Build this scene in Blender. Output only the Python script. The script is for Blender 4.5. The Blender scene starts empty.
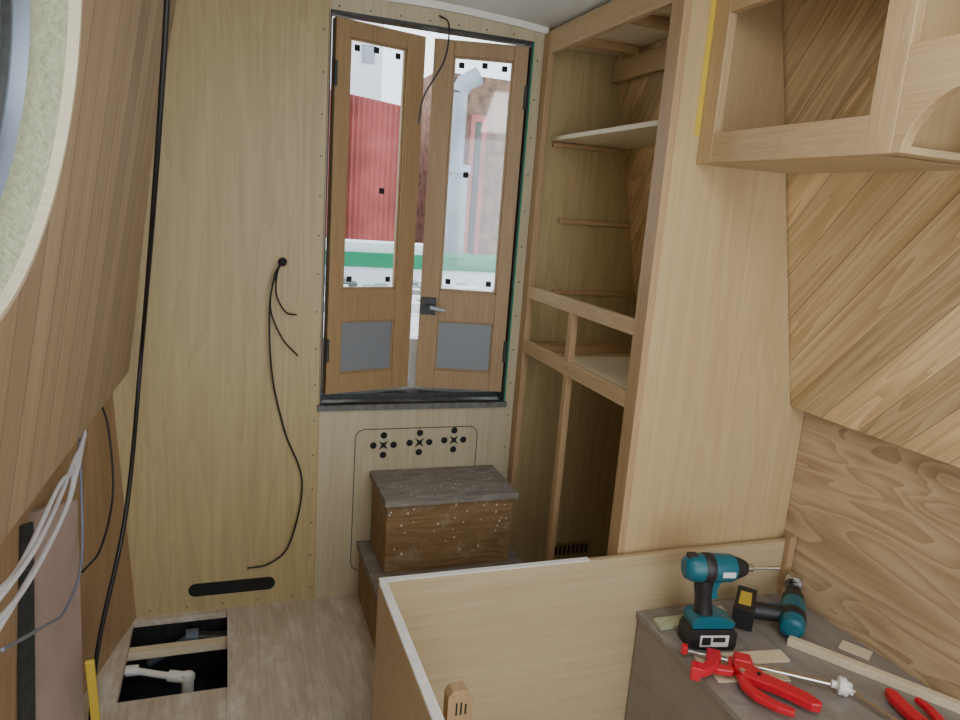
import bpy, math, random
from mathutils import Vector, Matrix
random.seed(4)
COL=bpy.context.collection
# ---------------------------------------------------------------- materials
def newmat(name):
    m=bpy.data.materials.new(name); m.use_nodes=True
    nt=m.node_tree; b=nt.nodes['Principled BSDF']; return m,nt,b
def plain(name,c,rough=.5,metal=0,noise=0,nscale=20,bump=0):
    m,nt,b=newmat(name)
    b.inputs['Base Color'].default_value=(*c,1); b.inputs['Roughness'].default_value=rough; b.inputs['Metallic'].default_value=metal
    if noise or bump:
        tc=nt.nodes.new('ShaderNodeTexCoord'); n=nt.nodes.new('ShaderNodeTexNoise'); n.inputs['Scale'].default_value=nscale; n.inputs['Detail'].default_value=6
        nt.links.new(tc.outputs['Object'],n.inputs['Vector'])
        if noise:
            r=nt.nodes.new('ShaderNodeValToRGB'); e=r.color_ramp.elements
            e[0].position=.3; e[1].position=.7
            e[0].color=(*[max(0,v*(1-noise)) for v in c],1); e[1].color=(*[min(1,v*(1+noise)) for v in c],1)
            nt.links.new(n.outputs['Fac'],r.inputs['Fac']); nt.links.new(r.outputs['Color'],b.inputs['Base Color'])
        if bump:
            bp=nt.nodes.new('ShaderNodeBump'); bp.inputs['Strength'].default_value=bump; bp.inputs['Distance'].default_value=.01
            nt.links.new(n.outputs['Fac'],bp.inputs['Height']); nt.links.new(bp.outputs['Normal'],b.inputs['Normal'])
    return m
def wood(name,c1,c2,grain=(0,0,1),across=(1,0,0),third=(0,1,0),fine=1.0,rough=.5,plank=None,var=.25,lo=1.2,hi=16,smudge=None,groove=.03,wavy=0,t3=None,sm_scale=(1,1,1),ring=None):
    """procedural timber. grain = direction of grain, plank=(dir,width) adds boards"""
    m,nt,b=newmat(name); N=nt.nodes; L=nt.links
    tc=N.new('ShaderNodeTexCoord')
    def dot(v,k):
        d=N.new('ShaderNodeVectorMath'); d.operation='DOT_PRODUCT'; L.new(tc.outputs['Object'],d.inputs[0]); d.inputs[1].default_value=[x*k for x in v]; return d.outputs['Value']
    def math_(op,a,bv=None):
        n=N.new('ShaderNodeMath'); n.operation=op
        for i,x in enumerate((a,bv)):
            if x is None: continue
            if isinstance(x,(int,float)): n.inputs[i].default_value=x
            else: L.new(x,n.inputs[i])
        return n.outputs[0]
    a=dot(grain,lo); bb=dot(across,hi); c=dot(third,hi if t3 is None else t3)
    wn=None
    if plank:
        p=dot(plank[0],1/plank[1]); fl=math_('FLOOR',p); fr=math_('FRACT',p)
        w=N.new('ShaderNodeTexWhiteNoise'); w.noise_dimensions='1D'; L.new(fl,w.inputs['W']); wn=w.outputs['Value']
        a=math_('ADD',a,math_('MULTIPLY',wn,37.0))
    cv=N.new('ShaderNodeCombineXYZ'); L.new(a,cv.inputs[0]); L.new(bb,cv.inputs[1]); L.new(c,cv.inputs[2])
    n1=N.new('ShaderNodeTexNoise'); n1.inputs['Scale'].default_value=1; n1.inputs['Detail'].default_value=5 if ring is None else 1.5; n1.inputs['Distortion'].default_value=.6+wavy
    L.new(cv.outputs[0],n1.inputs['Vector'])
    sc=N.new('ShaderNodeVectorMath'); sc.operation='MULTIPLY'; L.new(cv.outputs[0],sc.inputs[0]); sc.inputs[1].default_value=(3,7*fine,7*fine if t3 is None else 1)
    n2=N.new('ShaderNodeTexNoise'); n2.inputs['Scale'].default_value=1; n2.inputs['Detail'].default_value=3
    L.new(sc.outputs[0],n2.inputs['Vector'])
    rg=math_('FRACT',math_('MULTIPLY',n1.outputs['Fac'],(7.0+wavy*3) if ring is None else ring[0]))
    f=math_('ADD',math_('MULTIPLY',n2.outputs['Fac'],.55),math_('MULTIPLY',rg,(.2+.1*wavy) if ring is None else ring[1]))
    f=math_('ADD',f,math_('MULTIPLY',n1.outputs['Fac'],.35))
    r=N.new('ShaderNodeValToRGB'); e=r.color_ramp.elements; e[0].position=.32; e[1].position=.78
    e[0].color=(*c2,1); e[1].color=(*c1,1); L.new(f,r.inputs['Fac'])
    out=r.outputs['Color']
    if plank:
        v=math_('ADD',math_('MULTIPLY',wn,var),1-var*.55)
        g=math_('GREATER_THAN',fr,groove); g=math_('ADD',math_('MULTIPLY',g,.5),.5)
        v=math_('MULTIPLY',v,g)
        mx=N.new('ShaderNodeVectorMath'); mx.operation='SCALE'; L.new(out,mx.inputs[0]); L.new(v,mx.inputs['Scale']); out=mx.outputs[0]
    if smudge:
        n3=N.new('ShaderNodeTexNoise'); n3.inputs['Scale'].default_value=smudge[1]; n3.inputs['Detail'].default_value=9; n3.inputs['Roughness'].default_value=.72
        ms=N.new('ShaderNodeVectorMath'); ms.operation='MULTIPLY'; L.new(tc.outputs['Object'],ms.inputs[0]); ms.inputs[1].default_value=sm_scale
        L.new(ms.outputs[0],n3.inputs['Vector'])
        rr=N.new('ShaderNodeValToRGB'); rr.color_ramp.elements[0].position=smudge[2]; rr.color_ramp.elements[1].position=smudge[2]+.22; rr.color_ramp.elements[1].color=(.8,.8,.8,1); L.new(n3.outputs['Fac'],rr.inputs['Fac'])
        mm=N.new('ShaderNodeMix'); mm.data_type='RGBA'; L.new(rr.outputs['Color'],mm.inputs[0]); L.new(out,mm.inputs[6]); mm.inputs[7].default_value=(*smudge[0],1); out=mm.outputs[2]
    L.new(out,b.inputs['Base Color']); b.inputs['Roughness'].default_value=rough
    bp=N.new('ShaderNodeBump'); bp.inputs['Strength'].default_value=.12; bp.inputs['Distance'].default_value=.002
    L.new(f,bp.inputs['Height']); L.new(bp.outputs['Normal'],b.inputs['Normal'])
    return m
X_,Y_,Z_=(1,0,0),(0,1,0),(0,0,1)
M={}
M['ply_bulk']=wood('plywood_bulkhead',(.50,.395,.20),(.385,.295,.14),Z_,X_,Y_,fine=1.5,lo=.8,hi=9,rough=.45)
M['ply_bulk2']=wood('plywood_door_surround',(.53,.46,.31),(.42,.355,.22),Z_,X_,Y_,fine=1.5,lo=.8,hi=9)
M['ply_part']=wood('oak_ply_partition',(.56,.415,.225),(.455,.325,.165),Z_,X_,Y_,fine=1.6,lo=.6,hi=7,rough=.36)
M['ply_x']=wood('oak_ply_board',(.53,.415,.25),(.44,.33,.19),X_,Z_,Y_,fine=1.4,lo=.7,hi=7)
M['oak_z']=wood('oak_frame_upright',(.48,.32,.165),(.35,.22,.11),Z_,X_,Y_,fine=1.2,lo=2,hi=30)
M['oak_y']=wood('oak_frame_rail',(.56,.40,.22),(.42,.28,.145),Y_,X_,Z_,fine=1.2,lo=2,hi=30)
M['oak_x']=wood('oak_frame_cross',(.54,.36,.19),(.40,.25,.12),X_,Y_,Z_,fine=1.2,lo=2,hi=30)
M['oak_cab']=wood('oak_cabinet_upright',(.56,.40,.22),(.42,.28,.145),Z_,X_,Y_,fine=1.2,lo=2,hi=30)
M['door']=wood('door_oak',(.39,.255,.12),(.28,.17,.075),Z_,X_,Y_,fine=1.2,lo=2,hi=30)
M['tg_left']=wood('tongue_groove_left',(.48,.35,.225),(.36,.25,.155),Z_,Y_,X_,plank=(Y_,.10),var=.22,lo=.9,hi=16,groove=.05,t3=.5,ring=(6,.22))
s=1/math.sqrt(2)
M['diag']=wood('diagonal_ash_planks',(.80,.60,.33),(.47,.30,.135),(0,-s,s),(0,s,s),X_,plank=((0,1,1),.125),var=.46,lo=1.1,hi=15,groove=.03,rough=.42,t3=.3,ring=(6,.28))
M['ply_low']=wood('oak_ply_hull',(.56,.41,.24),(.31,.20,.105),Y_,Z_,X_,fine=1.3,lo=1.5,hi=7,t3=.3,ring=(9,.34),wavy=.2)
M['ply_lowleft']=wood('ply_gunwale',(.42,.28,.155),(.32,.205,.11),Z_,Y_,X_,fine=1.2,lo=1,hi=9,t3=.5)
M['floor']=wood('worn_floor_ply',(.62,.53,.41),(.46,.375,.27),Y_,X_,Z_,fine=1.0,lo=1.5,hi=12,plank=(X_,.61),var=.06,groove=.004,smudge=((.80,.77,.70),8,.48),rough=.75,sm_scale=(1.6,.5,1))
M['step']=wood('stained_step_wood',(.36,.225,.105),(.18,.105,.045),X_,Z_,Y_,lo=2,hi=14,smudge=((.46,.37,.26),10,.53),rough=.75)
M['tread']=wood('worn_grey_tread',(.29,.255,.22),(.16,.14,.12),X_,Y_,Z_,lo=2,hi=14,smudge=((.44,.41,.37),14,.50),rough=.8,sm_scale=(.6,1.4,1))
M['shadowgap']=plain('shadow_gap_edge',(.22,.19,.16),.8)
M['pale']=wood('pale_pine',(.76,.67,.48),(.64,.53,.35),X_,Y_,Z_,lo=3,hi=40)
M['white_edge']=plain('white_board_edge',(.80,.79,.75),.6,noise=.06)
M['ceiling']=plain('cream_ceiling',(.84,.82,.75),.8,noise=.04,nscale=3)
M['black']=plain('black_void',(.008,.008,.008),.8)
M['bilge']=plain('bilge_steel',(.030,.034,.040),.6,noise=.7,nscale=18)
M['bluegrey']=plain('blue_grey_fitting',(.10,.13,.17),.5)
M['rubber']=plain('black_cable',(.012,.012,.013),.45)
M['wcable']=plain('white_cable',(.70,.72,.78),.45)
M['bcable']=plain('blue_grey_cable',(.16,.18,.24),.45)
M['darkmetal']=plain('dark_steel',(.045,.05,.05),.5,.4,noise=.3,nscale=60)
M['sill']=plain('grey_sill',(.13,.13,.12),.7,noise=.3,nscale=40)
M['green']=plain('green_paint',(.0,.26,.12),.45)
M['gpanel']=plain('grey_panel',(.20,.215,.235),.45)
M['foam']=plain('spray_foam',(.47,.50,.33),.9,noise=.18,nscale=90,bump=.9)
M['rim']=plain('window_rim',(.24,.28,.34),.35,.5)
M['purple']=plain('mauve_brown_board',(.31,.225,.185),.7,noise=.12,nscale=8)
M['lining']=plain('lining_batten',(.42,.33,.24),.7,noise=.1,nscale=8)
M['yellow']=plain('yellow_plastic',(.62,.44,.05),.5)
M['brass']=plain('brass',(.50,.42,.22),.3,.9)
M['chrome']=plain('chrome',(.65,.64,.62),.22,1)
M['teal']=plain('teal_plastic',(.005,.12,.17),.35)
M['blackp']=plain('black_plastic',(.015,.015,.017),.45)
M['label']=plain('white_label',(.75,.75,.75),.5)
M['red']=plain('red_clamp_plastic',(.60,.012,.03),.35)
M['whitep']=plain('white_plastic',(.85,.84,.80),.4)
M['top']=wood('worn_metal_top',(.29,.265,.24),(.20,.18,.16),Y_,X_,Z_,lo=1,hi=5,rough=.25,smudge=((.42,.40,.37),9,.54),t3=1)
M['side']=wood('brown_box_side',(.27,.235,.20),(.21,.175,.145),Y_,Z_,X_,lo=1,hi=5,rough=.40,t3=1)
M['shed']=plain('red_corrugated',(.42,.10,.085),.7,noise=.3,nscale=3)
M['brick']=plain('brick_wall',(.23,.13,.085),.9,noise=.6,nscale=14)
M['ground']=plain('pale_ground',(.80,.80,.79),.9,noise=.3,nscale=8)
M['tank']=plain('galvanised',(.32,.35,.38),.5,.2,noise=.25,nscale=6)
M['render']=plain('white_render',(.85,.86,.87),.8)
def glassmat():
    m,nt,b=newmat('window_glass'); N=nt.nodes
    t=N.new('ShaderNodeBsdfTransparent'); t.inputs[0].default_value=(.95,.98,1,1); g=N.new('ShaderNodeBsdfGlossy'); g.inputs['Roughness'].default_value=.05
    mx=N.new('ShaderNodeMixShader'); mx.inputs[0].default_value=.06
    nt.links.new(t.outputs[0],mx.inputs[1]); nt.links.new(g.outputs[0],mx.inputs[2]); nt.links.new(mx.outputs[0],N['Material Output'].inputs['Surface']); return m
M['glass']=glassmat()
# ---------------------------------------------------------------- mesh builder
class B:
    def __init__(s,name,T=None): s.n=name; s.v=[]; s.f=[]; s.m=[]; s.sm=[]; s.mats=[]; s.T=T or Matrix.Identity(4)
    def mi(s,k):
        if k not in s.mats: s.mats.append(k)
        return s.mats.index(k)
    def add(s,vs,fs,mat,smooth=False):
        o=len(s.v); s.v+= [s.T@Vector(v) for v in vs]; i=s.mi(mat)
        for f in fs: s.f.append([o+k for k in f]); s.m.append(i); s.sm.append(smooth)
    def box(s,x0,x1,y0,y1,z0,z1,mat,R=None):
        vs=[(x,y,z) for x in (x0,x1) for y in (y0,y1) for z in (z0,z1)]
        if R is not None: vs=[R@Vector(v) for v in vs]
        s.add(vs,[(0,1,3,2),(4,6,7,5),(0,4,5,1),(2,3,7,6),(0,2,6,4),(1,5,7,3)],mat)
    def prism(s,pts,ext,mat):
        n=len(pts); e=Vector(ext); p=[Vector(q) for q in pts]
        fs=[list(range(n))[::-1],list(range(n,2*n))]+[(i,(i+1)%n,n+(i+1)%n,n+i) for i in range(n)]
        s.add(p+[q+e for q in p],fs,mat)
    def bar(s,p0,p1,w,h,mat,up=(0,0,1)):
        p0=Vector(p0);p1=Vector(p1); d=(p1-p0).normalized(); a=d.cross(Vector(up)).normalized()*w/2; u=a.cross(d).normalized()*h/2
        s.prism([p0-a-u,p0+a-u,p0+a+u,p0-a+u],p1-p0,mat)
    def tube(s,path,r,mat,seg=10,smooth=True,cap=True):
        P=[Vector(p) for p in path]; n=len(P); rs=r if isinstance(r,(list,tuple)) else [r]*n
        up=Vector((0.13,.21,.97)); vs=[]; a=None
        for i in range(n):
            d=(P[min(i+1,n-1)]-P[max(i-1,0)])
            if d.length<1e-9: d=Vector((0,0,1))
            d.normalize()
            if a is None: a=d.cross(up).normalized()
            a=(a-d*a.dot(d)).normalized(); b=d.cross(a)
            for k in range(seg):
                t=2*math.pi*k/seg; vs.append(P[i]+(a*math.cos(t)+b*math.sin(t))*rs[i])
        fs=[(i*seg+k,i*seg+(k+1)%seg,(i+1)*seg+(k+1)%seg,(i+1)*seg+k) for i in range(n-1) for k in range(seg)]
        s.add(vs,fs,mat,smooth)
        if cap: s.add(vs[:seg],[list(range(seg))[::-1]],mat); s.add(vs[-seg:],[list(range(seg))],mat)
    def cyl(s,p0,p1,r0,mat,r1=None,seg=24): s.tube([p0,p1],[r0,r0 if r1 is None else r1],mat,seg)
    def ob(s,parent=None,bevel=0):
        me=bpy.data.meshes.new(s.n); me.from_pydata([tuple(v) for v in s.v],[],s.f)
        for k in s.mats: me.materials.append(M[k])
        me.polygons.foreach_set('material_index',s.m); me.polygons.foreach_set('use_smooth',s.sm); me.update()
        o=bpy.data.objects.new(s.n,me); COL.objects.link(o)
        if parent: o.parent=parent
        if bevel:
            b=o.modifiers.new('bevel','BEVEL'); b.width=bevel; b.segments=2; b.limit_method='ANGLE'; b.angle_limit=math.radians(50)
        return o
def smooth(pts,k=8):
    P=[Vector(p) for p in pts]; P=[P[0]*2-P[1]]+P+[P[-1]*2-P[-2]]; o=[]
    for i in range(1,len(P)-2):
        for j in range(k):
            t=j/k; a,b,c,d=P[i-1:i+3]
            o.append(.5*((2*b)+(c-a)*t+(2*a-5*b+4*c-d)*t*t+(3*b-a-3*c+d)*t**3))
    o.append(P[-2]); return o
def empty(name):
    e=bpy.data.objects.new(name,None); COL.objects.link(e); return e
# ---------------------------------------------------------------- dimensions
BY=2.50            # bulkhead plane
def XL(y,z): return -.294-.044*(2.5-y)+.163*(z-.887)          # left cabin side
def XR(y,z): return 1.587-.2204*(z-.97)+.06*max(0,1.66-y)       # right cabin side
def XQ(y): return 1.645+.08*max(0,1.66-y)                     # right hull side below gunwale
def ceilz(x): return 2.135-.07*((x-.6)/.8)**2
# floor with hatch
b=B('floor')
hx0,hx1,hy0,hy1=-.30,.005,2.05,2.475
for a in [(-.7,hx0,-1.3,2.62),(hx1,1.9,-1.3,2.62),(hx0,hx1,-1.3,hy0),(hx0,hx1,hy1,2.62)]: b.box(a[0],a[1],a[2],a[3],-.022,0,'floor')
b.box(-.45,.2,1.9,2.6,-.30,-.28,'bilge'); b.box(-.45,-.43,1.9,2.6,-.3,-.022,'bilge'); b.box(.18,.2,1.9,2.6,-.3,-.022,'bilge')
b.box(-.45,.2,1.9,1.92,-.3,-.022,'bilge'); b.box(-.45,.2,2.58,2.6,-.3,-.022,'bilge')
b.ob()
b=B('floor_joist'); b.box(-.42,.17,2.325,2.36,-.050,-.024,'pale'); b.box(-.42,.17,2.02,2.045,-.12,-.024,'pale'); b.ob()
b=B('plumbing_pipe')
pp=smooth([(-.36,2.26,-.045),(-.29,2.265,-.045),(-.20,2.23,-.05),(-.13,2.20,-.05)],4); b.tube(pp,.011,'whitep'); b.cyl((-.17,2.218,-.05),(-.10,2.188,-.05),.018,'whitep'); b.cyl((-.115,2.194,-.035),(-.115,2.194,-.27),.018,'whitep'); b.cyl((-.30,2.265,-.045),(-.265,2.262,-.045),.017,'whitep')
b.tube(smooth([(-.28,2.10,-.10),(-.15,2.12,-.14),(-.02,2.10,-.10)]),.012,'whitep')
b.ob()
b=B('bilge_pump'); b.cyl((-.20,2.18,-.279),(-.20,2.18,-.17),.045,'bluegrey'); b.cyl((-.20,2.18,-.17),(-.20,2.18,-.15),.032,'darkmetal'); b.box(-.30,-.24,2.12,2.28,-.279,-.22,'bluegrey'); b.ob(bevel=.003)
b=B('drain_hose'); b.tube(smooth([(-.10,2.42,-.05),(-.05,2.42,-.06),(.06,2.42,-.07)]),.022,'rubber'); b.cyl((-.13,2.42,-.05),(-.09,2.42,-.05),.028,'bluegrey'); b.tube(smooth([(-.25,2.40,-.12),(-.18,2.42,-.09),(-.12,2.42,-.05)]),.014,'bluegrey'); b.ob()
# ceiling
b=B('ceiling'); xs=[-.35+i*.1 for i in range(21)]
vs=[];fs=[]
for x in xs: vs+=[(x,-1.3,ceilz(x)),(x,BY+.02,ceilz(x)),(x,BY+.02,ceilz(x)+.03),(x,-1.3,ceilz(x)+.03)]
for i in range(20):
    o=i*4
    for k in range(4): fs.append((o+k,o+(k+1)%4,o+4+(k+1)%4,o+4+k))
b.add(vs,fs,'ceiling',True); b.ob()
# end bulkhead
DX0,DX1,DZ0,DZ1=.315,1.012,.757,2.062
b=B('wall_back')
b.box(-.55,.312,BY,BY+.018,0,2.2,'ply_bulk')
b.box(.312,1.06,BY+.001,BY+.018,0,DZ0,'ply_bulk2')
b.box(.312,1.06,BY+.001,BY+.018,DZ1,2.2,'ply_bulk2')
b.box(DX1,1.06,BY+.001,BY+.018,DZ0,DZ1,'ply_bulk2')
b.box(1.06,1.85,BY,BY+.018,0,2.2,'ply_bulk')
b.box(-.7,DX0-.02,BY+.02,BY+.03,-.3,2.3,'darkmetal'); b.box(DX1+.02,2.0,BY+.02,BY+.03,-.3,2.3,'darkmetal')
b.box(DX0-.02,DX1+.02,BY+.02,BY+.03,-.3,DZ0-.01,'darkmetal'); b.box(DX0-.02,DX1+.02,BY+.02,BY+.03,DZ1+.01,2.3,'darkmetal')
b.box(.3105,.3135,BY-.0012,BY,0,2.1,'oak_z')
for i in range(14):
    x=.32+i*.053; b.prism([(x,BY-.012,ceilz(x)-.022),(x+.054,BY-.012,ceilz(x+.054)-.022),(x+.054,BY-.012,ceilz(x+.054)),(x,BY-.012,ceilz(x))],(0,.012,0),'ceiling')
bulk=b.ob()
def rrect(x0,x1,z0,z1,r,n=8):
    o=[]
    for cx,cz,a0 in ((x1-r,z1-r,0),(x0+r,z1-r,90),(x0+r,z0+r,180),(x1-r,z0+r,270)):
        for k in range(n+1):
            a=math.radians(a0+90*k/n); o.append((cx+r*math.cos(a),cz+r*math.sin(a)))
    return o
b=B('ventilation_fretwork'); ln=rrect(.445,.915,.10,.66,.035); 
for i in range(len(ln)):
    p,q=ln[i],ln[(i+1)%len(ln)]
    if (Vector(p)-Vector(q)).length>1e-4: b.bar((p[0],BY,p[1]),(q[0],BY,q[1]),.0015,.003,'darkmetal',up=(1,0,0) if abs(p[0]-q[0])<abs(p[1]-q[1]) else (0,0,1))
def disc(b,cx,cz,rx,rz,mat,y=BY-.0008,n=20):
    b.prism([(cx+rx*math.cos(2*math.pi*k/n),y,cz+rz*math.sin(2*math.pi*k/n)) for k in range(n)],(0,.0015,0),mat)
for cx,cz in ((.550,.597),(.687,.602),(.822,.607)):
    for dx,dz in ((1,0),(-1,0),(0,1),(0,-1)): disc(b,cx+dx*.038,cz+dz*.038,.0125,.0125,'black')
    st=[]
    for k in range(16):
        r=.026 if k%4==0 else (.010 if k%4 in(1,3) else .008); a=math.pi*2*k/16+math.pi/4; st.append((cx+r*math.cos(a),BY-.0008,cz+r*math.sin(a)))
    b.prism(st,(0,.0015,0),'black')
b.ob(bulk)
b=B('floor_level_vent_slot'); b.prism([(x,BY-.001,z) for x,z in rrect(-.125,.17,.058,.108,.024)],(0,.002,0),'black'); b.ob(bulk)
b=B('panel_screws')
for z in [.05+i*.13 for i in range(16)]: disc(b,.295,z,.003,.003,'darkmetal',n=8)
for x in [.34+i*.1 for i in range(7)]: disc(b,x,.742,.003,.003,'darkmetal',n=8); disc(b,x,2.075,.003,.003,'darkmetal',n=8)
for z in [.05+i*.13 for i in range(16)]: disc(b,1.035,z,.003,.003,'darkmetal',n=8)
for x in [-.25+i*.12 for i in range(5)]: disc(b,x,.02,.003,.003,'darkmetal',n=8)
b.ob(bulk)
# wires from bulkhead hole
b=B('hanging_wire'); Y=BY-.012
disc(b,.178,1.256,.020,.020,'oak_z',y=BY-.0009)
disc(b,.178,1.256,.015,.015,'black',y=BY-.0012)
b.tube(smooth([(.178,BY-.002,1.256),(.165,Y-.02,1.24),(.138,Y-.02,1.127),(.147,Y-.01,.885),(.194,Y,.668),(.257,Y-.01,.477),(.219,Y-.01,.247),(.150,Y-.005,.17),(.072,Y-.004,.158)]),.0032,'rubber')
b.tube(smooth([(.180,BY-.002,1.258),(.16,Y-.03,1.225),(.158,Y-.02,1.15),(.19,Y-.01,1.09),(.227,Y,1.08)]),.0028,'rubber')
b.tube(smooth([(.174,BY-.002,1.252),(.15,Y-.03,1.21),(.14,Y-.02,1.10),(.18,Y-.01,1.0),(.233,Y,.938)]),.0028,'rubber')
b.ob()
# ---------------------------------------------------------------- doorway
b=B('door_frame')
w=.012
b.box(DX0-.006,DX0+w-.008,BY-.001,BY+.06,DZ0,DZ1,'darkmetal'); b.box(DX1-w+.008,DX1+.006,BY-.001,BY+.06,DZ0,DZ1,'darkmetal'); b.box(DX0,DX1,BY-.001,BY+.06,DZ1-.008,DZ1,'darkmetal')
b.box(DX1+.001,DX1+.006,BY-.003,BY+.002,DZ0,DZ1,'green')
b.box(DX0-.01,DX1+.01,BY-.015,BY+.22,DZ0-.02,DZ0,'sill')
b.box(DX0,DX1,BY+.07,BY+.12,DZ0,DZ0+.02,'darkmetal')
b.ob(bulk)
d=empty('door_1')
def leaf(name,hinge,ang,sgn,handle):
    T=Matrix.Translation(hinge)@Matrix.Rotation(ang,4,'Z')@Matrix.Diagonal((sgn,1,1,1))
    b=B(name,T); W=.332; H=1.252; t=.034
    so,si=.050,.070
    b.box(0,so,0,t,0,H,'door'); b.box(W-si,W,0,t,0,H,'door')
    b.box(so,W-si,0.001,t-.001,H-.052,H,'door'); b.box(so,W-si,.001,t-.001,.262,.375,'door'); b.box(so,W-si,.001,t-.001,0,.072,'door')
    b.box(so,W-si,.012,.020,.072,.262,'gpanel')
    b.box(so,W-si,.014,.018,.375,H-.052,'glass')
    for a in ((so,so+.008,.375,H-.052),(W-si-.008,W-si,.375,H-.052),(so,W-si,.375,.383),(so,W-si,H-.060,H-.052),(so,so+.006,.072,.262),(W-si-.006,W-si,.072,.262),(so,W-si,.256,.262),(so,W-si,.072,.078)):
        b.box(a[0],a[1],.006,.013,a[2],a[3],'door')
    for x,z in ((so+.03,.41),(W-si-.03,.41),(so+.03,H-.08),(W-si-.03,H-.08),(W-si-.07,.72 if sgn>0 else .80),(so+.10,H-.075)): b.box(x-.010,x+.010,.010,.0135,z-.010,z+.010,'black')
    for z in (.16,1.08): b.cyl((0,-.004,z-.04),(0,-.004,z+.04),.006,'darkmetal')
    if handle:
        x=W-.035; b.box(x-.026,x+.030,-.014,0,.285,.348,'darkmetal')
        b.cyl((x-.005,-.014,.315),(x-.005,-.045,.315),.010,'darkmetal'); b.tube([(x-.005,-.043,.315),(x-.025,-.045,.312),(x-.060,-.045,.306)],[.009,.007,.006],'tank')
    return b.ob(d,bevel=.002)
leaf('leaf_left',(.334,BY+.004,.793),math.radians(16),1,False)
leaf('leaf_right',(1.002,BY+.004,.793),-math.radians(16),-1,True)
b=B('door_head_wire'); b.tube(smooth([(.665,BY-.02,2.09),(.69,BY-.05,2.06),(.68,BY-.06,1.95),(.62,BY-.05,1.83),(.605,BY-.05,1.74)]),.003,'rubber'); b.ob(bulk)
# ---------------------------------------------------------------- left wall with porthole
CY,CZ,RO=1.015,1.60,.333
wl=B('wall_left')
ya,yb,za,zb=.55,1.5,.887,2.16
cor=[math.atan2(z-CZ,y-CY)%(2*math.pi) for y in (ya,yb) for z in (za,zb)]
angs=sorted([2*math.pi*k/96 for k in range(96)]+cor); ring=[];outr=[]
for a in angs:
    c,s_=math.cos(a),math.sin(a); ring.append((CY+RO*c,CZ+RO*s_))
    t=min([((yb if c>0 else ya)-CY)/c if abs(c)>1e-9 else 1e9, ((zb if s_>0 else za)-CZ)/s_ if abs(s_)>1e-9 else 1e9]); outr.append((CY+t*c,CZ+t*s_))
n=len(angs); P=lambda y,z,dd=0:(XL(y,z)-dd,y,z)
wl.add([P(*q) for q in ring]+[P(*q) for q in outr],[(i,(i+1)%n,n+(i+1)%n,n+i) for i in range(n)],'tg_left')
wl.add([P(-1.3,za),P(ya,za),P(ya,zb),P(-1.3,zb)],[(0,1,2,3)],'tg_left')
wl.add([P(yb,za),P(2.49,za),P(2.08,zb),P(yb,zb)],[(0,1,2,3)],'tg_left')
wl.prism([P(2.49,za),P(2.08,zb),P(2.08,zb,.012),P(2.49,za,.012)],(0,.001,0),'pale')
wl.prism([P(-1.3,za),P(2.49,za),P(2.49,za,.014),P(-1.3,za,.014)],(0,0,-.001),'oak_y')
wl.add([P(1.6,za,.03),P(2.52,za,.03),P(2.52,zb,.03),P(1.6,zb,.03)],[(0,1,2,3)],'lining')
lo=[(-1.3,-.50,-.44),(1.27,-.47,-.385),(2.0,-.42,-.355),(2.3,-.345,-.345),(2.51,-.29,-.33)]
vs=[]
for y,x0,x1 in lo: vs+=[(x0,y,-.02),(x1-.02,y,.93)]
wl.add(vs,[(2*i,2*i+2,2*i+3,2*i+1) for i in range(len(lo)-1)],'ply_lowleft')
wl.ob()
w=B('window_1')
def ringf(r0,d0,r1,d1,mat,n=96,sm=True):
    vs=[]
    for k in range(n):
        a=2*math.pi*k/n; c,s_=math.cos(a),math.sin(a); vs.append(P(CY+r0*c,CZ+r0*s_,d0)); vs.append(P(CY+r1*c,CZ+r1*s_,d1))
    w.add(vs,[(2*k,2*((k+1)%n),2*((k+1)%n)+1,2*k+1) for k in range(n)],mat,sm)
ringf(RO+.002,-.002,RO-.008,-.002,'pale'); ringf(RO-.008,-.002,RO-.010,.014,'pale')
ringf(RO-.010,.014,.292,.060,'foam'); ringf(.294,.056,.282,.052,'rim'); ringf(.282,.052,.278,.075,'rim'); ringf(.278,.072,.262,.070,'rim'); ringf(.262,.070,.255,.085,'darkmetal')
ringf(.258,.085,.0,.085,'glass'); ringf(.262,.08,.246,.08,'rim')
w.ob()
# ---------------------------------------------------------------- right wall
r=B('wall_right')
for (a0,a1) in ((-1.3,1.66),(1.66,2.5)):
    r.add([(XR(y,z),y,z) for y,z in ((a0,.962),(a1,.97),(a1,2.2),(a0,2.2))],[(0,1,2,3)],'diag')
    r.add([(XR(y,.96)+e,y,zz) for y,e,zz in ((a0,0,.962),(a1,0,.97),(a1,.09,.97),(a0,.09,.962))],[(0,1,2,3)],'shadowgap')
    r.add([(XQ(y),y,z) for y,z in ((a0,-.02),(a1,-.02),(a1,1.0),(a0,1.0))],[(0,1,2,3)],'ply_low')
r.ob()
# ---------------------------------------------------------------- partition + tall shelf cabinet
PF=1.645
b=B('wall_partition')
b.prism([(1.06,PF,0),(XQ(1.66)-.001,PF,0),(XQ(1.66)-.001,PF,.96),(XR(1.66,.97)-.001,PF,.97),(XR(1.66,2.1)-.001,PF,2.075),(1.06,PF,2.085)],(0,.018,0),'ply_part'); b.ob()
c=B('shelf_cabinet'); CX=1.06; t=.022
y0,y1=PF+.019,BY-.001
c.box(CX-.006,CX+t-.006,PF-.002,PF+.055,0,2.10,'oak_z')
c.box(CX-.006,CX+t-.006,y1-.050,y1,0,2.09,'oak_z')
c.box(CX-.004,CX+t-.004,y0+.037,y1-.05,2.02,2.095,'oak_y')
c.box(CX-.005,CX+t-.005,y0+.037,y1-.05,1.168,1.212,'oak_y')
c.box(CX-.005,CX+t-.005,y0+.037,y1-.05,.962,1.008,'oak_y')
c.box(CX-.004,CX+t-.004,2.075,2.105,1.008,1.168,'oak_z')
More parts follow.
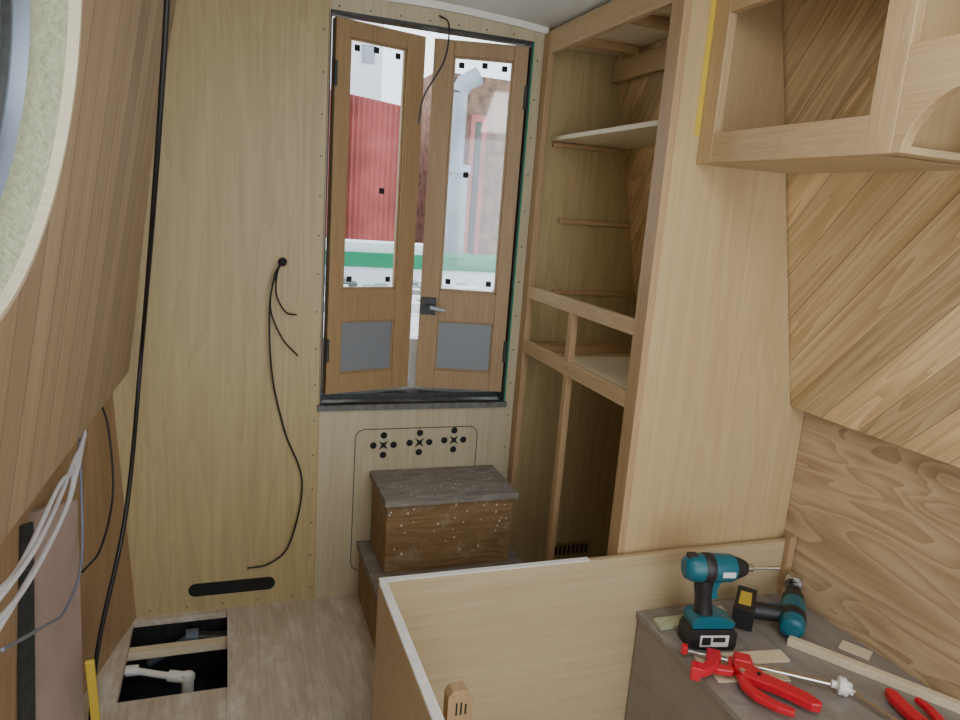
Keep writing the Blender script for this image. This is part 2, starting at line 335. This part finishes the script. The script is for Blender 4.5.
c.box(CX-.004,CX+t-.004,2.072,2.10,0.03,.962,'oak_z')
c.box(CX-.004,CX+t-.004,y0+.037,y1-.05,0,.03,'oak_y')
c.box(CX+.05,1.41,y0,y1,1.735,1.750,'pale')
c.box(CX+t,1.575,y0,2.20,.985,1.0,'pale'); c.box(CX+t,1.575,2.20,2.23,.975,1.005,'oak_x'); c.box(CX+t,1.56,2.38,2.41,.975,1.0,'oak_x')
for z,xa,xb in ((1.455,1.17,1.475),(1.19,1.17,1.53),(1.725,1.12,1.41),(.985,1.1,1.58)): c.box(xa,xb,y1-.016,y1,z-.008,z+.008,'oak_x')
for z in (1.455,1.19): c.box(1.15,1.45,y0,y0+.016,z-.010,z+.010,'oak_x')
c.box(1.09,1.335,y0,y1,2.055,2.07,'pale')
c.box(1.10,1.32,1.95,1.99,2.03,2.055,'oak_x'); c.box(1.10,1.32,2.3,2.34,2.03,2.055,'oak_x')
c.box(1.325,1.35,1.70,2.48,1.96,2.03,'oak_y')
c.ob(bevel=.0015)
b=B('brass_vent'); b.box(1.28,1.46,BY-.008,BY-.001,.075,.135,'brass')
for i in range(8): b.box(1.295+i*.020,1.305+i*.020,BY-.0095,BY-.008,.085,.125,'black')
b.ob()
# ---------------------------------------------------------------- wall cabinet right
w=B('wall_cabinet'); UX=1.146; t=.024; zb_,zt=1.632,2.072
ye=-.55; yA=PF-.001
w.box(UX,UX+t,yA-.058,yA,zb_,zt,'oak_cab')
w.box(UX+.0005,UX+t-.0005,1.115,yA-.058,zb_,1.705,'oak_y')
w.box(UX+.0005,UX+t-.0005,ye,yA-.058,1.985,zt,'oak_y')
w.box(UX,UX+t,1.052,1.115,zb_,1.985,'oak_cab')
pts=[(1.052,1.985-.165),(1.052,zb_),(1.030,zb_)]
for k in range(1,15):
    a=math.radians(90*k/14); pts.append((1.030-.17*(1-math.cos(a)),zb_+.118*math.sin(a)))
pts+= [(.60,1.75),(.60,1.82)]
w.prism([(UX+.0005,y,z) for y,z in pts],(t-.001,0,0),'oak_y')
w.box(UX,UX+t,.52,.60,zb_,1.985,'oak_cab')
def side(y,ya2):
    w.prism([(UX+t,y,zb_),(XR(y,zb_)-.002,y,zb_),(XR(y,2.06)-.002,y,2.06),(UX+t,y,2.06)],(0,ya2,0),'ply_part')
w.prism([(UX+t,yA,zb_),(XR(yA,zb_)-.002,yA,zb_),(XR(1.03,zb_)-.002,1.03,zb_),(UX+t,1.03,zb_)],(0,0,.014),'ply_x')
w.prism([(UX+.16,1.03,zb_),(XR(1.03,zb_)-.002,1.03,zb_),(XR(-.5,zb_)-.002,-.5,zb_),(UX+.16,-.5,zb_)],(0,0,.014),'ply_x')
side(1.07,.012); side(.55,.014)
w.ob(bevel=.002)
b=B('yellow_masking_tape'); b.box(1.130,1.1455,PF-.0015,PF-.0003,1.70,2.06,'yellow'); b.ob()
# ---------------------------------------------------------------- steps
st=B('step_box')
st.box(.515,.975,2.235,2.495,.242,.478,'step'); st.box(.503,.985,2.212,2.497,.478,.500,'tread')
st.box(.475,1.02,1.90,2.495,.0,.200,'step'); st.box(.465,1.03,1.88,2.497,.200,.222,'tread'); st.box(.515,.975,2.236,2.49,.222,.242,'step')
for i in range(40):
    x=random.uniform(.52,.96); z=random.uniform(.28,.47); r_=random.uniform(.0015,.004)
    st.prism([(x+r_*math.cos(k*.9)*random.uniform(.6,1.2),2.2343,z+r_*math.sin(k*.9)*random.uniform(.6,1.4)) for k in range(7)],(0,.001,0),'white_edge')
for i in range(45):
    x=random.uniform(.52,.97); y=random.uniform(2.23,2.48); r_=random.uniform(.0015,.003)
    st.prism([(x+r_*math.cos(k*.9)*random.uniform(.6,1.2),y+r_*math.sin(k*.9)*random.uniform(.6,1.4),.5002) for k in range(7)],(0,0,.0005),'white_edge')
st.ob(bevel=.004)
# ---------------------------------------------------------------- bed base box
b=B('bed_base_box')
b.box(.362,XQ(1.62)-.002,1.612,1.630,.0,.55,'ply_x')
b.box(.362,.380,.35,1.612,.0,.544,'ply_x'); b.box(.360,.382,.35,1.612,.544,.552,'white_edge')
b.box(.362,.95,1.6105,1.6315,.55,.553,'white_edge')
b.box(1.622,1.644,1.590,1.611,.376,.57,'oak_z')
b.box(.380,.395,.35,1.612,.0,.04,'pale')
b.ob(bevel=.0015)
b=B('corner_post'); b.prism([(.435,1.24,0),(.49,1.24,0),(.49,1.24,.47),(.475,1.24,.498),(.445,1.24,.498),(.435,1.24,.485)],(0,.03,0),'oak_z'); b.box(.452,.456,1.2392,1.24,.44,.47,'black'); b.box(.462,.466,1.2392,1.24,.44,.47,'black'); b.box(.472,.476,1.2392,1.24,.44,.465,'black'); b.ob(bevel=.002)
c=B('storage_locker'); tz=.375
c.prism([(1.12,.3,tz-.018),(XQ(.3)-.002,.3,tz-.018),(XQ(1.61)-.002,1.61,tz-.018),(1.12,1.61,tz-.018)],(0,0,.018),'top')
c.box(1.125,1.143,.3,1.605,0,tz-.018,'side'); c.box(1.143,1.60,.3,.318,0,tz-.018,'side')
c.ob(bevel=.0015)
# ---------------------------------------------------------------- tools
def driver(name,T):
    b=B(name,T)
    b.prism([(x,-.036,z) for x,z in ((-.062,.0),(.062,.0),(.068,.012),(.068,.05),(.058,.06),(-.058,.06),(-.066,.045),(-.066,.01))],(0,.072,0),'blackp')
    b.box(-.035,.045,-.0375,-.0358,.012,.045,'label'); b.box(-.030,-.005,-.0385,-.0374,.018,.04,'blackp'); b.box(.000,.035,-.0385,-.0374,.026,.04,'blackp'); b.box(.062,.0695,-.02,.02,.018,.042,'label')
    b.prism([(x,-.032,z) for x,z in ((-.058,.062),(.055,.062),(.060,.078),(.02,.095),(-.045,.095),(-.06,.08))],(0,.064,0),'teal')
    b.tube([(-.020,0,.085),(-.022,0,.11),(-.026,0,.14),(-.030,0,.17),(-.030,0,.20)],[.028,.023,.022,.025,.028],'blackp',16)
    b.prism([(x,-.012,z) for x,z in ((-.012,.135),(.010,.14),(.004,.16),(.014,.185),(-.01,.19))],(0,.024,0),'teal')
    b.tube([(-.092,0,.222),(-.088,0,.222),(-.07,0,.222),(-.02,0,.222),(.035,0,.222),(.045,0,.222)],[.018,.028,.036,.039,.037,.034],'teal',20)
    b.tube([(-.045,0,.222),(-.04,0,.222),(-.02,0,.222),(-.012,0,.222)],[.036,.0395,.0400,.038],'blackp',20)
    b.tube([(.045,0,.222),(.055,0,.222),(.075,0,.222),(.082,0,.222)],[.032,.030,.022,.018],'blackp',20)
    b.tube([(.082,0,.222),(.10,0,.222),(.102,0,.222)],[.011,.011,.006],'chrome',14); b.cyl((.10,0,.222),(.175,0,.222),.0045,'chrome',seg=8); b.cyl((.148,0,.222),(.178,0,.222),.006,'chrome',seg=8)
    b.box(.0,.035,-.0405,-.034,.214,.228,'label')
    b.box(-.085,-.060,-.010,.010,.252,.262,'blackp')
    return b.ob(bevel=.0025)
driver('impact_driver',Matrix.Translation((1.225,1.43,tz))@Matrix.Rotation(math.radians(-12),4,'Z'))
def drill(name,T):
    b=B(name,T)
    b.tube([(-.10,0,0),(-.095,0,0),(-.06,0,0),(.02,0,0),(.035,0,0)],[.02,.033,.037,.037,.033],'teal',20)
    b.tube([(.035,0,0),(.06,0,0),(.065,0,0)],[.034,.032,.028],'blackp',20)
    b.tube([(-.062,0,0),(-.058,0,0),(-.03,0,0),(-.026,0,0)],[.037,.0385,.0385,.037],'blackp',20)
    b.tube([(.065,0,0),(.09,0,0),(.105,0,0),(.12,0,0)],[.024,.024,.021,.014],'blackp',18)
    b.tube([(.12,0,0),(.127,0,0),(.128,0,0),(.165,0,0),(.165,0,0),(.135,0,0)],[.005,.005,.027,.027,.023,.022],'chrome',24,cap=False)
    b.tube([(-.03,0,0),(-.04,-.05,0),(-.05,-.11,0)],[.030,.024,.027],'blackp',16)
    b.prism([(x,y,-.034) for x,y in ((-.11,-.105),(.005,-.105),(.01,-.16),(-.11,-.165))],(0,0,.068),'blackp')
    b.prism([(x,y,-.0355) for x,y in ((-.085,-.118),(-.02,-.118),(-.02,-.15),(-.085,-.153))],(0,0,.071),'yellow')
    b.prism([(x,y,-.012) for x,y in ((-.02,-.03),(.0,-.04),(-.01,-.07),(-.03,-.07))],(0,0,.024),'teal')
    return b.ob(bevel=.0025)
drill('cordless_drill',Matrix.Translation((1.525,1.445,tz+.052))@Matrix.Rotation(math.radians(48),4,'Z')@Matrix.Rotation(math.radians(-8),4,'Y')@Matrix.Rotation(math.radians(180),4,'X')@Matrix.Scale(.95,4))
def strip(name,p0,p1,w,h,mat='pale',z=tz):
    b=B(name); b.bar((p0[0],p0[1],z+h/2),(p1[0],p1[1],z+h/2),w,h,mat); return b.ob(bevel=.001)
strip('timber_batten',(1.455,1.375),(1.690,1.02),.024,.022)
strip('timber_offcut',(1.135,1.530),(1.27,1.525),.045,.012,'foam')
strip('timber_offcut',(1.150,1.360),(1.400,1.325),.045,.008)
strip('timber_offcut',(1.29,1.560),(1.38,1.555),.030,.010)
strip('timber_offcut',(1.155,1.295),(1.345,1.255),.040,.003)
strip('timber_offcut',(1.60,1.335),(1.64,1.27),.045,.006)
def clamp(name,T):
    b=B(name,T); zz=.016; h=.020
    def pl(pts,z0=zz,hh=h,mat='red'): b.prism([(x,y,z0) for x,y in pts],(0,0,hh),mat)
    b.bar((-.15,0,.027),(.15,0,.027),.013,.007,'chrome')
    b.tube([(.15,0,.027),(.162,0,.027),(.163,0,.027),(.178,0,.027)],[.008,.008,.020,.018],'whitep',16)
    b.box(-.162,-.148,-.010,.010,.017,.037,'red')
    pl([(-.108,.016),(-.078,.016),(-.076,-.012),(-.084,-.040),(-.098,-.064),(-.112,-.078),(-.130,-.078),(-.132,-.062),(-.116,-.050),(-.108,-.030)])
    b.box(-.140,-.118,-.086,-.058,.010,.042,'red')
    pl([(-.052,.018),(-.012,.018),(-.008,-.015),(.012,-.032),(.050,-.046),(.095,-.066),(.120,-.088),(.116,-.102),(.098,-.104),(.060,-.086),(.022,-.072),(-.008,-.066),(-.034,-.058),(-.050,-.036)])
    b.box(-.050,-.014,-.012,.020,.012,.040,'red')
    pl([(-.046,-.050),(-.026,-.060),(-.010,-.086),(.026,-.112),(.066,-.128),(.062,-.142),(.030,-.138),(-.012,-.118),(-.036,-.090)],.018,.014)
    b.cyl((-.034,-.048,.012),(-.034,-.048,.040),.006,'chrome',seg=12); b.cyl((0,-.045,.014),(0,-.045,.039),.005,'blackp',seg=12)
    pl([(-.060,.010),(-.052,.010),(-.052,-.030),(-.064,-.034)],.018,.014)
    # arm joining the fixed jaw to the pistol body
    pl([(-.104,-.050),(-.090,-.030),(-.050,-.032),(-.050,-.050),(-.084,-.056)],.017,.016)
    return b.ob(bevel=.004)
a=math.atan2(1.192-1.378,1.384-1.17)
clamp('bar_clamp',Matrix.Translation((1.268,1.280,tz-.006))@Matrix.Rotation(a+.08,4,'Z')@Matrix.Scale(1.15,4))
clamp('bar_clamp',Matrix.Translation((1.47,1.00,tz-.006))@Matrix.Rotation(a+2.5,4,'Z')@Matrix.Scale(.95,4))
# ---------------------------------------------------------------- left side cables and leaning things
b=B('black_conduit'); b.tube(smooth([(-.11,1.74,2.06),(-.115,1.74,1.85),(-.16,1.89,1.44),(-.24,2.33,.98),(-.265,2.10,.574),(-.33,2.0,.236),(-.355,1.98,.01),(-.34,1.9,.008)]),.0062,'rubber'); b.ob()
b=B('white_cable_bundle')
for i in range(4):
    q=lambda: Vector((random.uniform(-.006,.008),random.uniform(-.03,.03),random.uniform(-.022,.022)))
    dz=-.022*i
    b.tube(smooth([Vector((-.365,1.99,.88)),Vector((-.335,1.92,.866))+q()*.5,Vector((-.325,1.75,.845+dz*.5))+q(),Vector((-.32,1.565,.845+dz))+q(),Vector((-.305,1.24,.880+dz))+q(),Vector((-.295,.98,.940+dz))]),.0045,'wcable',8)
b.tube(smooth([(-.35,1.95,.88),(-.33,1.85,.80),(-.315,1.733,.618),(-.315,1.55,.60),(-.31,1.36,.68),(-.295,1.057,.827)]),.003,'bcable',8)
b.ob()
b=B('thin_black_cable'); b.tube(smooth([(-.34,2.2,.88),(-.31,2.15,.80),(-.30,2.12,.62),(-.315,1.99,.52),(-.345,1.90,.50)]),.003,'rubber',8); b.ob()
b=B('leaning_board'); b.prism([(-.43,1.66,.0),(-.340,1.80,.0),(-.330,1.80,.735),(-.405,1.66,.77)],(-.004,.014,0),'purple'); b.ob()
b=B('metal_strip'); b.prism([(-.438,1.60,.0),(-.415,1.64,.0),(-.385,1.64,.76),(-.400,1.60,.77)],(-.006,.003,0),'darkmetal'); b.ob()
b=B('spirit_level'); b.bar((-.30,1.69,.38),(-.31,1.82,.012),.02,.010,'yellow'); b.ob(bevel=.002)
# ---------------------------------------------------------------- outside world
b=B('ground_outside'); b.box(-8,12,2.75,16,-.2,.95,'ground')
for i in range(110):
    x=random.uniform(.2,3);y=random.uniform(3.4,4.5);r_=random.uniform(.03,.09); b.box(x-r_,x+r_,y-r_,y+r_,.95,.95+r_*.7,random.choice(['ground','tank','ground','sill','render']))
b.ob()
b=B('red_shed')
n=40; vs=[]
for i in range(n+1):
    x=.55+i*.022; y=6+(.02 if i%2 else 0); vs+=[(x,y,.95),(x,y,2.32-.1*(x-.55))]
b.add(vs,[(2*i,2*i+2,2*i+3,2*i+1) for i in range(n)],'shed'); b.box(.55,1.42,6.03,7.5,.95,2.2,'shed'); b.box(.82,.90,5.9,5.98,.95,2.3,'brick'); b.ob()
b=B('moored_boat'); b.box(-.5,3.2,4.6,5.0,.95,1.06,'render'); b.box(-.5,3.2,4.59,5.02,1.06,1.15,'green'); b.box(-.5,1.3,4.65,4.95,1.15,1.21,'render'); b.ob()
b=B('brick_building'); b.box(1.78,4.5,6.6,8,.95,2.65,'brick'); b.box(1.95,2.02,6.5,6.6,.95,2.5,'shed'); b.box(2.1,2.25,6.5,6.6,.95,2.3,'shed'); b.box(1.85,1.93,6.5,6.6,1.1,2.6,'darkmetal'); b.ob()
b=B('flue_pipe'); b.cyl((1.60,5.3,.95),(1.60,5.3,1.75),.11,'tank'); b.cyl((1.60,5.3,1.75),(1.60,5.3,2.28),.065,'tank'); b.tube([(1.60,5.3,2.28),(1.64,5.3,2.36),(1.74,5.28,2.42)],.065,'tank',16); b.cyl((1.60,5.3,1.72),(1.60,5.3,1.78),.125,'tank'); b.box(1.75,1.79,5.28,5.32,.95,2.1,'darkmetal'); b.ob()
b=B('white_cottage'); b.box(.3,1.75,9,11,.95,3.9,'render'); b.box(1.50,1.65,8.98,9,3.05,3.25,'tank'); b.ob()
# ---------------------------------------------------------------- light
wd=bpy.data.worlds.new('world'); bpy.context.scene.world=wd; wd.use_nodes=True
bg=wd.node_tree.nodes['Background']; bg.inputs[0].default_value=(.86,.93,1,1); bg.inputs[1].default_value=3.2
def area(name,loc,target,sx,sy,p,col):
    l=bpy.data.lights.new(name,'AREA'); l.shape='RECTANGLE'; l.size=sx; l.size_y=sy; l.energy=p; l.color=col
    o=bpy.data.objects.new(name,l); COL.objects.link(o); o.location=loc; o.rotation_euler=(Vector(target)-Vector(loc)).to_track_quat('-Z','Y').to_euler(); return o
area('saloon_daylight',(.6,-1.1,1.5),(.7,2,1.0),1.5,1.1,9.5,(.91,.96,1))
area('added_ceiling_fill',(.70,.65,2.05),(1.0,1.4,0),.5,.5,6.5,(.96,.98,1))  # added fill below the ceiling, no real lamp; brightens partition and tools
# camera
yd=Vector((-254,171,-720)).normalized(); xd=Vector((2045,-1,-720)); xd=(xd-yd*xd.dot(yd)).normalized(); zd=xd.cross(yd)
cam=bpy.data.cameras.new('camera'); co=bpy.data.objects.new('camera',cam); COL.objects.link(co)
co.matrix_world=Matrix.Translation((0,0,1.48))@Matrix((xd,yd,zd)).to_4x4()
cam.sensor_width=36; cam.lens=27; cam.clip_start=.02
bpy.context.scene.camera=co
